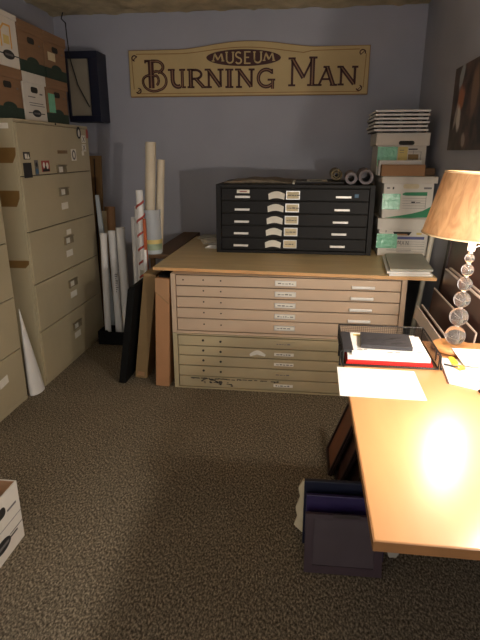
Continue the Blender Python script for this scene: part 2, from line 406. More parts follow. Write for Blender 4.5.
def onx(name, label, y0, y1, z0, h, body, band, kind, group):
    t = lidded_box(name, label, (XB, y0, z0), rz, y1-y0, .38, h, body, band, .06, 'box', group, over=.008)
    w = y1-y0
    hole(t, w*.48, h*.66, .085, .035, -.0025)
    if kind == 'white':
        m = MB(); oval_logo(m, w*.5, .05, .055, .022, -.0025); m.box(w*.18, w*.5, -.0015, 0, h*.5, h*.52, 'greyink').box(w*.2, w*.85, -.0015, 0, h*.38, h*.395, 'greyink').box(w*.22, w*.9, -.0015, 0, h*.33, h*.345, 'greyink').box(w*.72, w*.85, -.0015, 0, h*.58, h*.61, 'greyink')
        m.build('printing', t)
    else:
        m = MB(); m.prism([(w*.5+.075*math.cos(PI*k/14), h*.235+.028*math.sin(PI*k/14)) for k in range(15)], -.0022, 0, 'y', band).build('green_arch', t); m = MB()
        m.box(w*.8, w*.86, -.0015, 0, h*.6, h*.63, 'greyink'); m.build('printing', t)
    return t
g1 = 'storage boxes in two rows on the tall cabinet'
onx('storage_box', 'brown storage box with green base, bottom row nearest the left edge of the picture', 2.955, 3.265, 1.687, .285, 'brownbox', 'greenband', 'b', g1)
onx('storage_box', 'white storage box with black oval mark, between two brown ones in the bottom row', 3.283, 3.565, 1.687, .285, 'whitebox', None, 'white', g1)
b3 = onx('storage_box', 'brown storage box with a pale green note, far end of the bottom row', 3.585, 3.90, 1.687, .285, 'brownbox', 'greenband', 'b', g1)
MB().box(.02, .11, -.003, 0, .07, .19, 'tealtape').build('paper_note', b3)['label'] = 'pale green paper note'
w1 = lidded_box('storage_box', 'white storage box with an orange outline print, top row at the picture edge', (XB+.005, 2.955, 1.973), rz, .315, .38, .29, 'whitebox', None, .03, 'box', g1, over=.006)
m = MB(); oval_logo(m, .2, .065, .06, .025, -.0025)
pp = [(.13, .10), (.13, .19), (.17, .225), (.245, .225), (.245, .10), (.235, .10), (.235, .215), (.175, .215), (.14, .185), (.14, .10)]
m.prism(pp, -.0018, 0, 'y', 'ochre'); m.box(.16, .22, -.0015, 0, .12, .165, 'yellowlab'); m.build('printing', w1)
onx('storage_box', 'brown storage box with green base, top row beside the white one', 3.295, 3.60, 1.973, .285, 'brownbox', 'greenband', 'b', g1)
b5 = onx('storage_box', 'brown storage box with a pale sticker, far end of the top row', 3.622, 3.93, 1.973, .285, 'brownbox', 'greenband', 'b', g1)
MB().box(.04, .14, -.003, 0, .115, .165, 'cream').build('paper_sticker', b5)['label'] = 'small pale sticker'

# white file box on the floor, lower left
t = thing('open_file_box', 'open white file box on the carpet at the left edge of the picture', 'box', (-1.097, 1.241, 0), (0, 0, rz))
m = MB(); W_, D_, H_ = .40, .32, .263
m.box(0, W_, 0, .005, 0, H_, 'whitebox').box(0, W_, D_-.005, D_, 0, H_, 'whitebox').box(0, .005, .005, D_-.005, 0, H_, 'whitebox').box(W_-.005, W_, .005, D_-.005, 0, H_, 'whitebox').box(.005, W_-.005, .005, D_-.005, 0, .005, 'kraft')
m.box(.0055, W_-.0055, .0052, .0065, .006, H_-.002, 'kraft').box(.0055, W_-.0055, D_-.0065, D_-.0052, .006, H_-.002, 'kraft').box(.0052, .0065, .0065, D_-.0065, .006, H_-.002, 'kraft').box(W_-.0065, W_-.0052, .0065, D_-.0065, .006, H_-.002, 'kraft')
m.build('body', t)
hole(t, .26, .20, .085, .04, -.002)
m = MB(); oval_logo(m, .255, .068, .055, .025, -.002); m.box(.315, .375, -.0015, 0, .18, .188, 'greyink').box(.31, .40, -.0012, 0, .078, .082, 'greyink').box(.05, .40, -.0010, 0, .128, .130, 'greyink'); m.build('printing', t)
for k in range(3):
    MB().box(.03, W_-.03, .02+.04*k, .05+.04*k, .006, .21-.01*k, ['cream', 'paper', 'kraft'][k]).build('file_folders', t)

# ------------------------------------------------------------------ navy wall box with pale back panel, cord
t = thing('wall_box', 'navy deep frame box with pale back panel on the back wall, left of the sign', 'frame', (-2.03, 4.54, 1.745))
m = MB(); w, h, d = .28, .545, .208
m.box(0, w, 0, .02, h-.055, h, 'navy').box(0, w, 0, .02, 0, .048, 'navy').box(w-.08, w, 0, .02, .048, h-.055, 'navy').box(0, .02, 0, .02, .048, h-.055, 'navy')
m.build('front_frame', t, .002)
m = MB(); m.box(w-.015, w, .02, d, 0, h, 'navy').box(0, .015, .02, d, 0, h, 'navy').box(.015, w-.015, .02, d, h-.015, h, 'navy').box(.015, w-.015, .02, d, 0, .015, 'navy')
m.build('case', t)
MB().box(.015, w-.015, .03, .04, .015, h-.015, 'offwhite').build('back_panel', t)['label'] = 'pale back panel'
m = MB(); pts = [(-2.06, 4.66, 2.598), (-2.05, 4.60, 2.54), (-2.0, 4.56, 2.50), (-1.995, 4.55, 2.40), (-1.993, 4.56, 2.31), (-1.985, 4.528, 2.285), (-1.965, 4.528, 2.19), (-1.925, 4.528, 2.03), (-1.84, 4.528, 1.86)]
m.tube(pts, .0045, 'ink', 8)
tag(m.build('cord'), 'thin black cord hanging from the ceiling across the navy wall box', 'cord')

# ------------------------------------------------------------------ the sign
SX, SZ, SY = -1.54, 1.95, 4.715
def px(x, y):
    t = (x-129)/240; return ((x-129.5)/119., .366*(97-2*t-y)/(47+2.5*t))
sign = thing('wooden_sign', 'long cream wooden sign with maroon lettering on the back wall', 'sign', (SX, SY, SZ))
top = [px(x, 0)[0] for x in range(0)]
def outline(ins):
    e = ins/125.; w, h = 2.006, .366
    P = [(e, e), (w-e, e), (w-e, h-e)]
    for k in range(0, 21):
        P.append((1.58-k*1.145/20, h-e+.052*math.sin(PI*k/20)**1.6))
    P.append((e, h-e))
    return P
MB().prism(outline(0), .012, .034, 'y', 'signedge').prism(outline(.8), 0, .012, 'y', 'signboard').build('board', sign)
def stroke(m, pts, w, y0, y1, col, closed=False):
    # constant-width stroke as one outlined ribbon with mitred joints
    P = [Vector((p[0], p[1])) for p in pts]; n = len(P); Lft = []; Rgt = []
    for i in range(n):
        a = P[i]-P[i-1] if (i > 0 or closed) else P[1]-P[0]
        b = P[(i+1) % n]-P[i] if (i < n-1 or closed) else a
        if i == 0 and not closed: a = b
        a = a.normalized(); b = b.normalized(); nn = Vector((-(a.y+b.y), a.x+b.x))
        if nn.length < 1e-6: nn = Vector((-a.y, a.x))
        nn.normalize(); k = 1/max(.5, nn.dot(Vector((-a.y, a.x))))
        ww = w[i] if isinstance(w, (list, tuple)) else w
        Lft.append(P[i]+nn*ww*k/2); Rgt.append(P[i]-nn*ww*k/2)
    rng = range(n) if closed else range(n-1)
    for i in rng:
        j = (i+1) % n
        q = [Lft[i], Lft[j], Rgt[j], Rgt[i]]
        m.prism([(v.x, v.y) for v in q], y0, y1, 'y', col)
def arc(cx, cy, rx, ry, a0, a1, n=14): return [(cx+rx*math.cos(R(a0+(a1-a0)*k/n)), cy-ry*math.sin(R(a0+(a1-a0)*k/n))) for k in range(n+1)]
U = 1/122.
def sstroke(m, pts, w, lvl, col): stroke(m, [px(*p) for p in pts], w*U, -lvl, 0, col)
dark = MB(); inl = MB()
def letter():
    global dark, inl
    if dark.v:
        o = dark.build('letter', sign); inl.build('letter_inlay', o)
    dark = MB(); inl = MB()
def D(pts, w, inlay=None):
    sstroke(dark, pts, w*1.15, .006, 'signdark')
    if inlay: sstroke(inl, pts, inlay, .0085, 'signinlay')
def serif(x, y, w=4.5, t=1.6): D([(x-w/2, y), (x+w/2, y)], t)
# B with its curl
D([(152.5, 60.5), (152.5, 88)], 5.2, 1.2); D([(146.5, 60.8), (158, 60.8)], 1.8); D([(146.8, 59.6), (146.8, 63)], 1.2)
D([(153, 60.9)]+arc(157.5, 66.6, 7.6, 5.7, 80, -75), 2.6, .7)
D([(155, 72)]+arc(158, 80.6, 10, 9.6, 95, -60)+arc(155, 81, 11.3, 10, -70, -195, 16)+arc(151.5, 80.5, 7.8, 5.6, 175, 60, 10)+arc(155.5, 80, 4.6, 5.5, 60, -60, 8), 2.2, .5)
letter()
# U
D([(174.5, 70), (174.5, 80)]+arc(180, 80.5, 5.3, 6, 180, 300, 10), 3.6, .9); D([(184.6, 70), (184.6, 87)], 2.6, .7)
serif(173.5, 69.6, 7); serif(184.6, 69.6, 6); serif(186, 87, 4)
letter()
# R
D([(193.2, 70), (193.2, 87)], 3.8, .9); serif(193, 69.6, 6.5); serif(193.2, 87, 7)
D([(193, 69.8)]+arc(198, 74.2, 6, 4.4, 85, -85)+[(193, 78.6)], 2); D([(198.5, 78.6), (206, 87)], 3.2, .8); serif(206.5, 87, 4.5)
letter()
# N
def N_(x0, x1, y0=69.5, y1=87):
    D([(x0, y0), (x0, y1)], 2); D([(x1, y0), (x1, y1)], 2); D([(x0, y0+.5), (x1-.3, y1-.5)], 3.6, .9)
    serif(x0-1, y0, 6); serif(x1, y0, 6); serif(x0, y1, 6)
N_(211.5, 223.5)
letter()
# I
D([(232.3, 70), (232.3, 87)], 4.2, 1); serif(232.3, 69.6, 8); serif(232.3, 87, 8)
letter(); N_(242, 254.5)
letter()
# G
D(arc(269, 78.2, 7.8, 8.6, 45, 315, 18), 3, .8); D([(274.8, 69), (274.8, 74)], 1.6); D([(270.5, 79.8), (278, 79.8)], 1.6); D([(275.5, 80), (275.5, 89)], 2.6, .7)
letter()
# M
D([(294.5, 59), (294.5, 85.5)], 2); D([(294.5, 59.5), (305.5, 78)], 3.8, 1); D([(305.5, 78), (314, 58.8)], 1.7); D([(314, 58.8), (314, 85.5)], 4.2, 1.1)
serif(294, 58.8, 7); serif(314.5, 58, 8); serif(294.3, 85.6, 7); serif(313.8, 85.4, 9)
letter()
# A
D([(320.8, 85.3), (328, 67.6)], 1.8); D([(328, 67.2), (334.4, 85.3)], 3.8, 1); D([(323.5, 79.5), (332, 79.5)], 1.6); serif(320.5, 85.4, 6); serif(335, 85.3, 7); serif(327.5, 67.3, 6)
letter(); N_(341.8, 354.8, 67.3, 85)
letter()
# oval plaque
P = [px(246.3+36.8*math.cos(2*PI*k/48), 57.8-8.2*math.sin(2*PI*k/48)) for k in range(48)]
pl = MB().prism(P, -.007, 0, 'y', 'signdark').build('oval_plaque', sign); pl['label'] = 'maroon oval plaque with cream lettering'
mus = MB()
def E_(pts, w=1.5): sstroke(mus, pts, w, .0095, 'signboard')
def Mm(x0, x1, y0, y1, slant=1.5):
    E_([(x0, y1), (x0+slant, y0)], 1.2); E_([(x0+slant, y0), ((x0+x1)/2, y1-1)], 1.8); E_([((x0+x1)/2, y1-1), (x1-slant, y0)], 1.1); E_([(x1-slant, y0), (x1, y1)], 1.8)
    for xx in (x0, x1): E_([(xx-1.4, y1), (xx+1.4, y1)], 1)
Mm(216.3, 226, 54, 61)
def Uu(x0, x1, y0, y1): E_([(x0, y0), (x0, y1-3)]+arc((x0+x1)/2, y1-3.2, (x1-x0)/2, 3.2, 180, 360, 8)+[(x1, y0)], 1.5); E_([(x0-1.3, y0), (x0+1.3, y0)], 1); E_([(x1-1.3, y0), (x1+1.3, y0)], 1)
Uu(229.8, 236.2, 52.6, 63)
E_(arc(241.5, 55, 2.6, 2.5, 30, 250, 8)+arc(241.5, 60.8, 2.9, 2.8, 80, -150, 8), 1.5)
E_([(248, 52), (248, 63.5)], 1.8); 
for yy in (52.2, 57.6, 63.4): E_([(247, yy), (253.4 if yy != 57.6 else 252, yy)], 1.2)
Uu(257.2, 263.8, 52.4, 62.8); Mm(266.8, 276.2, 53.3, 60.6)
mus.build('plaque_lettering', pl)
# border line and corner curls
bl = MB()
def Bl(pts, w=.7): sstroke(bl, pts, w, .003, 'signedge')
Bl([(137, 93.5), (360, 92)]); Bl([(133, 57), (134, 89)]); Bl([(364.5, 54), (363.5, 88)])
Bl([(138, 54), (185, 53.6)]+[(185+k*(313-185)/16, 53.4-6*math.sin(PI*k/16)**1.5) for k in range(1, 16)]+[(313, 51), (358, 49.8)])
bl.build('border_line', sign)
cc = MB()
for (x, y, a) in ((136, 58, 20), (138.5, 90.5, -150), (361, 53, -30), (359.5, 88.5, 190)):
    sstroke(cc, arc(x, y, 2.6, 2.6, a, a+250, 12), 1, .005, 'signdark')
    sstroke(cc, [(x-2, y+2.5), (x+2.5, y-2)], .7, .004, 'signdark')
cc.build('corner_ornament', sign)

# ------------------------------------------------------------------ flat files
def flat_file(name, label, loc, w, d, z_lines, h, body, cat='flat file', margin=.03, rotz=0):
    t = thing(name, label, cat, loc, (0, 0, rotz))
    b = MB(); b.box(0, w, .03, d, 0, h, body)
    b.box(0, margin, 0, .03, 0, h, body).box(w-margin, w, 0, .03, 0, h, body).box(margin, w-margin, 0, .03, z_lines[0]+.004, h, body)
    if z_lines[-1] > .003: b.box(margin, w-margin, 0, .03, 0, z_lines[-1]-.002, body)
    b.box(margin, w-margin, .02, .0305, z_lines[-1]-.002, z_lines[0]+.004, 'gap')
    b.build('cabinet_body', t, .002)
    ds = [MB().box(margin+.004, w-margin-.004, .002, .022, z_lines[k+1]+.003, z_lines[k]-.003, body).build('drawer', t, .003) for k in range(len(z_lines)-1)]
    return t, ds
def bar_pull(d, xc, zc, w=.135, m='whitebar'):
    o = MB(); o.box(xc-w/2, xc+w/2, -.024, -.016, zc-.009, zc+.007, m).box(xc-w/2, xc-w/2+.008, -.016, .002, zc-.007, zc+.005, m).box(xc+w/2-.008, xc+w/2, -.016, .002, zc-.007, zc+.005, m)
    return o.build('handle', d, .002)
def lab_holder(d, xc, zc, w=.12, h=.034, face='card', frame='chrome', squig=True):
    o = MB(); o.box(xc-w/2, xc+w/2, -.003, .002, zc-h/2, zc+h/2, frame).box(xc-w/2+.005, xc+w/2-.005, -.0042, -.003, zc-h/2+.005, zc+h/2-.005, face)
    r = random.Random(int(zc*1e4)+int(xc*100))
    if squig:
        x = xc-w*.36
        while x < xc+w*.3:
            l = r.uniform(.008, .022); o.box(x, x+l, -.005, -.0042, zc-.004, zc+r.uniform(0, .004), 'greyink'); x += l+.005
    return o.build('label_holder', d)
def holes(d, pts, r=.005, m='gap'):
    for (x, z) in pts: MB().prism([(x+r*math.cos(2*PI*k/10), z+r*math.sin(2*PI*k/10)) for k in range(10)], .0008, .003, 'y', m).build('bolt_hole', d)
FX, FW = -.825, 1.44
low, dl = flat_file('flat_file_cabinet', 'olive beige lower flat file with scratched bottom drawer, standing on the carpet', (FX, 3.10, 0), FW, 1.15, [.374, .302, .235, .164, .089, .012], .386, 'file_low')
for k, z in enumerate([.338, .268, .199, .127, .050]):
    lab_holder(dl[k], .722, z+.002, .135, .03, 'file_low' if k in (0, 3) else 'card', 'file_low')
    if k < 4: holes(dl[k], [(.198, z+.004), (.312, z)], .008)
m = MB(); P = [(.50+.105*k/8+.0, .262+.028*math.sin(PI*k/8)) for k in range(9)]
m.prism(P+[(.60, .25), (.55, .262), (.507, .248)], .0005, .003, 'y', 'card'); m.build('arched_label', dl[1])['label'] = 'pale arched paper label'
m = MB(); r = random.Random(3)
for k in range(46):
    x = .09+abs(r.gauss(0, .5))*.62 % .6; z = .079-abs(r.gauss(0, .004)); l = r.uniform(.008, .03)
    m.box(x, x+l, .0005, .003, z-.003, z+.002, 'ink')
for k in range(26):
    x = r.gauss(.27, .05); z = .052+r.gauss(0, .010)-(x-.27)*.05; m.box(x, x+r.uniform(.008, .025), .0005, .003, z, z+r.uniform(.003, .008), 'ink')
o = m.build('paint_chips', dl[4]); o['label'] = 'black chipped-paint marks'; o['kind'] = 'stuff'
upf, du = flat_file('flat_file_cabinet', 'pinkish beige upper flat file stacked under the plywood top', (FX, 3.10, .388), FW, 1.15, [.383, .314, .244, .171, .101, .018], .39, 'file_up')
for k in range(5):
    z = [.348, .279, .207, .136, .059][k]
    lab_holder(du[k], .72, z, .13, .032)
    bar_pull(du[k], 1.185-.004*k, z-.012+.005)
    holes(du[k], [(.208, z+.006), (.318, z+.004)]+([(.08, z+.004)] if k == 0 else []), .005)
# plywood worktop, slightly skewed on the files
m = MB(); m.prism([(-.957, 3.175), (.775, 3.085), (.765, 4.46), (-.94, 4.484)], .7805, .80, 'z', 'plywood')
m.prism([(-.9575, 3.1745), (.7755, 3.0845), (.7755, 3.0875), (-.9575, 3.1775)], .7808, .7996, 'z', 'plyedge')
tag(m.build('worktop'), 'plywood board lying across the two beige flat files', 'worktop')

blk, db = flat_file('flat_file_cabinet', 'black five-drawer flat file with pale pull labels on the plywood top', (-.637, 3.735, .801), 1.105, .71, [.458, .372, .285, .198, .111, .022], .482, 'black', margin=.035)
for k in range(5):
    z = [.412, .325, .24, .157, .07][k]; s = -.003*k
    bar_pull(db[k], .192+s, z-.012, .105, 'whitebar'); bar_pull(db[k], .892+s*2, z-.012+.004, .105, 'whitebar')
    lab_holder(db[k], .545+s, z, .095, .058, 'cream')
    m = MB(); cx = .43+s*1.6
    P = [(cx-.058+.116*q/10, z+.008+.018*math.sin(PI*q/10)) for q in range(11)]+[(cx+.054-.108*q/10, z-.032+.011*math.sin(PI*q/10)) for q in range(11)]
    m.prism(P, -.001, .003, 'y', 'card'); m.build('arched_label', db[k])['label'] = 'pale arched paper label'
m = MB(); m.box(.15, .24, -.001, .003, .423, .447, 'card').box(.17, .22, -.0015, -.001, .432, .438, 'redpale'); m.build('name_tag', db[0])['label'] = 'small pale name tag'
m = MB(); m.box(.967, .995, -.001, .003, .398, .422, 'blue'); m.build('sticker', db[0])['label'] = 'small blue sticker'
# things on the black flat file
def sheet_pile(poly, z0, z1, m, name, label, cat, wob=.006, edge=None):
    mb = MB(); mb.prism(poly, z0, z1, 'z', m)
    o = tag(mb.build(name), label, cat); return o
m = MB(); vs = []; fs = []; nn = 24
for j in range(9):
    for i in range(nn+1):
        u = i/nn; x = -.60+.50*u; y = 3.84+.5*j/8; z = 1.288+.022*math.sin(PI*min(1, u*1.02))**.6+.004*math.sin(u*19+j)
        vs.append((x+.02*j/8, y, z))
for j in range(8):
    for i in range(nn): a = j*(nn+1)+i; fs.append((a, a+1, a+nn+2, a+nn+1))
k0 = len(vs); vs2 = vs+[(v[0], v[1], 1.2835) for v in vs]
fs2 = fs+[tuple(k0+q for q in f[::-1]) for f in fs]
bd = [i for i in range(nn+1)]+[j*(nn+1)+nn for j in range(1, 9)]+[8*(nn+1)+i for i in range(nn-1, -1, -1)]+[j*(nn+1) for j in range(7, 0, -1)]
fs2 += [(bd[i], k0+bd[i], k0+bd[(i+1) % len(bd)], bd[(i+1) % len(bd)]) for i in range(len(bd))]
M['matgrey'] = mat('mottled_grey_mat', srgb(120, 108, 92), .7, .45, 14)
m.add(vs2, fs2, 'matgrey', None, True); tag(m.build('paper_stack'), 'mottled grey curling sheets on the left of the black flat file', 'papers')
m = MB(); m.box(-.08, .258, 3.86, 4.3, 1.284, 1.296, 'ink').box(-.075, .0, 3.88, 3.98, 1.296, 1.299, 'greyink').box(.0, .15, 3.95, 4.2, 1.296, 1.2985, 'card').box(.02, .11, 3.98, 4.1, 1.2985, 1.2992, 'greyink')
tag(m.build('dark_folder'), 'thin dark folder with pale sheets, left of the rolls on the black flat file', 'folder')
m = MB(); m.box(-.10, -.085, 3.80, 4.15, 1.284, 1.296, 'card'); tag(m.build('paper_strip'), 'narrow pale strip lying between the grey sheets and the dark folder', 'paper')
m = MB(); m.hollow((.405, 3.80, 1.334), (.44, 4.36, 1.334), .05, .036, 'rollgrey', 'framedark'); m.hollow((.405, 3.803, 1.334), (.438, 4.34, 1.334), .034, .031, 'rollgrey', 'framedark')
tag(m.build('rolled_mat'), 'larger grey hollow roll with open end, right edge of the black flat file', 'roll')
m = MB(); m.hollow((.305, 3.81, 1.325), (.335, 4.34, 1.325), .041, .022, 'rollgrey', 'framedark')
tag(m.build('rolled_mat'), 'smaller grey roll, left of the open-ended one', 'roll')
m = MB(); m.hollow((.215, 4.03, 1.341), (.22, 4.4, 1.341), .042, .028, 'rollolive', 'framedark'); m.hollow((.215, 4.032, 1.341), (.22, 4.38, 1.341), .022, .015, 'rollolive', 'framedark')
tag(m.build('rolled_paper'), 'olive paper roll behind the two grey rolls', 'roll')
# leaflets left of black flat file
for (x, y, z, w, d, a, mm, lb) in ((-.80, 4.35, .8005, .17, .13, -.5, 'greypaper', 'grey leaflet at the back left corner of the plywood top'), (-.76, 4.15, .8005, .13, .16, .3, 'card', 'pale leaflet pile, middle one left of the black flat file'), (-.70, 3.93, .8005, .09, .10, -.2, 'paper', 'small white leaflet closest to the front, left of the black flat file')):
    m = MB()
    for k in range(4):
        T = Matrix.Translation((x+.006*k, y-.005*k, z+k*.007)) @ Matrix.Rotation(a+.12*k, 4, 'Z')
        m.box(-w/2, w/2, -d/2, d/2, 0, .0065, mm, T)
    tag(m.build('leaflet'), lb, 'paper')

# ------------------------------------------------------------------ right stack
G = 'white cartons stacked at the right end of the plywood top'
lb = lidded_box('file_box', 'white file box with blue stripe and wide dark handle hole, bottom of the right stack', (.515, 3.75, .8005), 0, .335, .50, .262, 'whitebox', None, .075, 'box', G, over=.014)
m = MB(); m.prism([(.095, .17), (.11, .145), (.205, .145), (.222, .17)], -.003, .001, 'y', 'gap'); m.prism([(.12, .146), (.20, .146), (.19, .156), (.125, .156)], -.0045, -.003, 'y', 'kraft'); m.build('hand_hole', lb)
MB().box(-.013, .128, -.0035, 0, .055, .155, 'tealtape').build('tape_label', lb)['label'] = 'glossy sea green label'
m = MB(); m.box(.128, .31, -.003, 0, .118, .137, 'bluep'); m.build('blue_stripe', lb); m = MB()
for z in (.10, .085, .07, .05, .03): m.box(.13, .315, -.0025, 0, z, z+.0018, 'greyink')
for (x0, z0, x1, z1) in ((.128, .078, .136, .108), (.136, .108, .144, .085), (.144, .085, .15, .108), (.15, .108, .155, .078), (.162, .078, .170, .104), (.170, .104, .178, .078), (.19, .078, .19, .106), (.19, .106, .206, .078), (.206, .078, .206, .106)):
    stroke(m, [(x0, z0), (x1, z1)], .003, -.0032, 0, 'greyink')
m.box(.255, .29, -.0025, 0, .15, .165, 'yellowlab').box(.045, .05, -.0025, 0, .165, .18, 'ink').box(.06, .23, -.002, 0, .04, .043, 'greyink')
m.build('printing', lb)
mb_ = lidded_box('file_box', 'white file box with a green swoosh along its foot, middle of the right stack', (.525, 3.755, 1.063), 0, .33, .52, .28, 'whitebox', None, .045, 'box', G, over=.018)
MB().box(-.005, .115, -.0035, 0, .06, .165, 'tealtape').build('tape_label', mb_)['label'] = 'glossy sea green label'
m = MB(); m.prism([(.02, .003), (.12, .018), (.2, .033), (.27, .052), (.33, .085), (.33, .02), (.30, .008), (.2, .003)], -.0032, 0, 'y', 'green'); m.build('green_swoosh', mb_); m = MB()
m.prism([(.125, .165), (.145, .175), (.29, .178), (.29, .153), (.15, .153), (.13, .157)], -.003, 0, 'y', 'green'); m.build('green_stripe', mb_); m = MB()
for z in (.135, .118, .10, .085, .068): m.box(.13, .285, -.0025, 0, z, z+.0015, 'greyink')
m.box(.19, .215, -.003, 0, .104, .114, 'ink').box(.22, .25, -.003, 0, .105, .110, 'greyink').box(.284, .286, -.0025, 0, .07, .15, 'greyink')
m.box(.02, .04, -.003, 0, .198, .208, 'greyink').box(.058, .068, -.003, 0, .195, .21, 'ink').box(.265, .315, -.003, 0, .197, .209, 'greyink')
m.build('printing', mb_)
hole(mb_, .18, .215, .105, .03, -.003, m='cream')['label'] = 'pale taped-over hand hole'
tag(MB().box(.50, .785, 3.752, 3.825, 1.3445, 1.418, 'kraft').build('cardboard_box', bevel=.003), 'small brown cardboard box in front on the middle white file box', 'box')
tag(MB().box(.79, .86, 3.80, 3.905, 1.3445, 1.395, 'brownwood').build('narrow_box', bevel=.003), 'dark brown narrow box beside the small cardboard box, against the right wall', 'box')
tag(MB().box(.49, .775, 3.83, 3.905, 1.3445, 1.445, 'paper').build('flat_carton', bevel=.003), 'low white carton directly behind the small cardboard box', 'box')
tb = lidded_box('file_box', 'white file box with dark handle hole and teal label, top of the right stack', (.485, 3.93, 1.3445), 0, .33, .33, .282, 'whitebox', None, .085, 'box', G, over=.016)
hole(tb, .19, .215, .105, .028, -.018)
MB().box(.0, .135, -.004, 0, .06, .19, 'tealtape').build('tape_label', tb)['label'] = 'teal label'
m = MB(); m.box(.14, .205, -.003, 0, .06, .19, 'yellowlab').box(.15, .18, -.0034, 0, .165, .17, 'greyink').box(.15, .18, -.0034, 0, .15, .153, 'greyink').box(.21, .28, -.003, 0, .105, .14, 'olivebox').box(.21, .27, -.003, 0, .17, .178, 'ink').box(.21, .30, -.0028, 0, .155, .157, 'greyink').box(.243, .245, -.003, 0, .10, .165, 'greyink').box(.295, .297, -.0028, 0, .10, .157, 'greyink')
m.build('printing', tb)
# six white shallow trays on top
def tray_unit():
    t = empty('stacking_tray')
    m = MB(); m.box(0, .36, 0, .46, .009, .0215, 'paper'); m.build('panel', t, .0015)
    m = MB()
    for (a, b) in ((.03, .06), (.17, .19), (.29, .32)): m.box(a, b, .02, .44, 0, .009, 'greyink')
    m.box(.006, .354, .035, .45, .001, .009, 'ink'); m.build('feet', t)['label'] = 'dark underside with feet'
    return t
tr0 = tray_unit()
names = ['bottom one', 'second from the bottom', 'third from the bottom', 'third from the top', 'second from the top', 'topmost one']
for k in range(6):
    t = tr0 if k == 0 else copy_tree(tr0)
    t.location = (.445+[.0, -.006, .003, -.004, .002, .004][k], 3.88, 1.6275+k*.0245)
    tag(t, 'shallow white panel in the pile above the right stack of boxes, '+names[k], 'tray', 'shallow white panels on the right stack')
# white folders on worktop
for k, (dx, m_, nm) in enumerate(((0, 'paper', 'bottom'), (-.012, 'paper', 'middle'), (.006, 'greypaper', 'top'))):
    m = MB(); o = [(.505+dx, 3.10+.012*k), (.757+dx, 3.115+.012*k), (.80+dx*.3, 3.66), (.545+dx, 3.63)]
    m.prism(o, .8005+k*.0125, .812+k*.0125, 'z', m_)
    tag(m.build('folder'), {'bottom': 'white folder at the bottom of the pile on the right end of the plywood top', 'middle': 'white folder in the middle of the pile on the right end of the plywood top', 'top': 'grey-green folder on top of the pile on the right end of the plywood top'}[nm], 'folder', 'folders piled on the plywood top')
# pole
m = MB(); m.tube([(.746, 3.60, .003), (.806, 3.64, .45), (.865, 3.69, .96), (.875, 3.70, 1.03)], .017, 'pole', 14)
o = tag(m.build('pole'), 'cream metal pole leaning into the corner beside the right stack', 'pole')

# ------------------------------------------------------------------ art leaning on the right wall
def leaning(name, label, x_bot, x_top, y0, y1, h, th, face, edge, border=None, cat='picture', bw=.05, bmat='framedark'):
    # panel leaning towards +x; its face looks to -x
    L_ = math.hypot(x_top-x_bot, h); tilt = math.asin((x_top-x_bot)/L_)
    t = thing(name, label, cat, (x_bot, y0, .003), (0, tilt, 0))
    w = y1-y0
    m = MB(); m.box(0, th, 0, w, 0, L_, edge); m.build('backing', t)
    m = MB(); m.box(-.002, 0, .006, w-.006, .006, L_-.006, face); m.build('picture_face', t)
    if border:
        m = MB(); x0, x1 = -.012, -.002
        m.box(x0, x1, 0, bw, 0, L_, bmat).box(x0, x1, w-bw, w, 0, L_, bmat).box(x0, x1, bw, w-bw, 0, bw, bmat).box(x0, x1, bw, w-bw, L_-bw, L_, bmat)
        m.build('frame_border', t)
    return t
leaning('framed_picture', 'tall dark-framed picture leaning on the right wall behind the lamp', .785, .875, 2.2, 3.22, 1.18, .012, 'artbrown', 'framedark', True)
leaning('framed_picture', 'dark picture with a pale edge, between the tall framed picture and its nearer twin', .745, .81, 2.17, 2.98, .883, .012, 'artbrown', 'frameedge')
leaning('framed_picture', 'dark picture with a pale top edge crossing behind the glass balls of the lamp', .705, .78, 2.17, 2.95, .883, .012, 'artdark', 'frameedge')
leaning('art_panel', 'dark brown panel with a thin bright top line, left of the lamp stem', .66, .73, 2.17, 2.94, .774, .005, 'artdark', 'frameedge')
t = leaning('framed_picture', 'dark picture with a thick double pale top edge, nearest the letter tray', .585, .655, 2.29, 2.87, .695, .008, 'artdark', 'frameedge')
MB().box(-.026, -.018, 0, .58, .62, .69, 'frameedge').box(-.018, -.002, .0, .58, .66, .67, 'framedark').build('frame_top_bar', t)['label'] = 'pale frame top bar'
# rust panels under the desk
for (xb, y0, y1, h, tp, f, lab) in ((.165, 2.21, 2.45, .44, .32, 'rust', 'rust brown panel leaning under the desk, leftmost of the group'), (.20, 2.10, 2.38, .44, .355, 'artbrown', 'brown panel leaning under the desk, second of the group'), (.24, 2.0, 2.3, .44, .395, 'artdark', 'dark panel leaning under the desk, innermost of the group')):
    leaning('art_panel', lab, xb, tp, y0, y1, h, .008, f, 'framedark', True, bw=.012, bmat='framedark')

# frames and folders standing at the desk's near corner
def upright(name, label, x0, y0, w, h, th, lean, col, cat='folder', rz_=0):
    t = thing(name, label, cat, (x0, y0, .003), (-lean, 0, rz_))
    MB().box(0, w, 0, th, 0, h, col).build('board', t, .003); return t
t = upright('framed_picture', 'plum-brown framed grey print leaning under the near corner of the desk', .043, 1.585, .285, .228, .015, .22, 'plum', 'picture', .02)
m = MB(); bw = .03; m.box(0, .285, -.006, 0, 0, bw, 'plum').box(0, .285, -.006, 0, .228-bw*.6, .228, 'plum').box(0, bw, -.006, 0, bw, .228-bw*.6, 'plum').box(.285-bw, .285, -.006, 0, bw, .228-bw*.6, 'plum'); m.build('frame_border', t)
MB().box(bw, .285-bw, -.002, 0, bw, .228-bw*.6, 'greyglass').build('glazed_print', t)['label'] = 'grey print behind glass'
m = MB(); m.box(.10, .20, -.010, -.001, .220, .234, 'framedark'); m.build('hanger_bar', t)
upright('plastic_folder', 'purple plastic folder between the framed print and the navy board', .045, 1.66, .30, .262, .018, .12, 'purple', 'folder', .02)
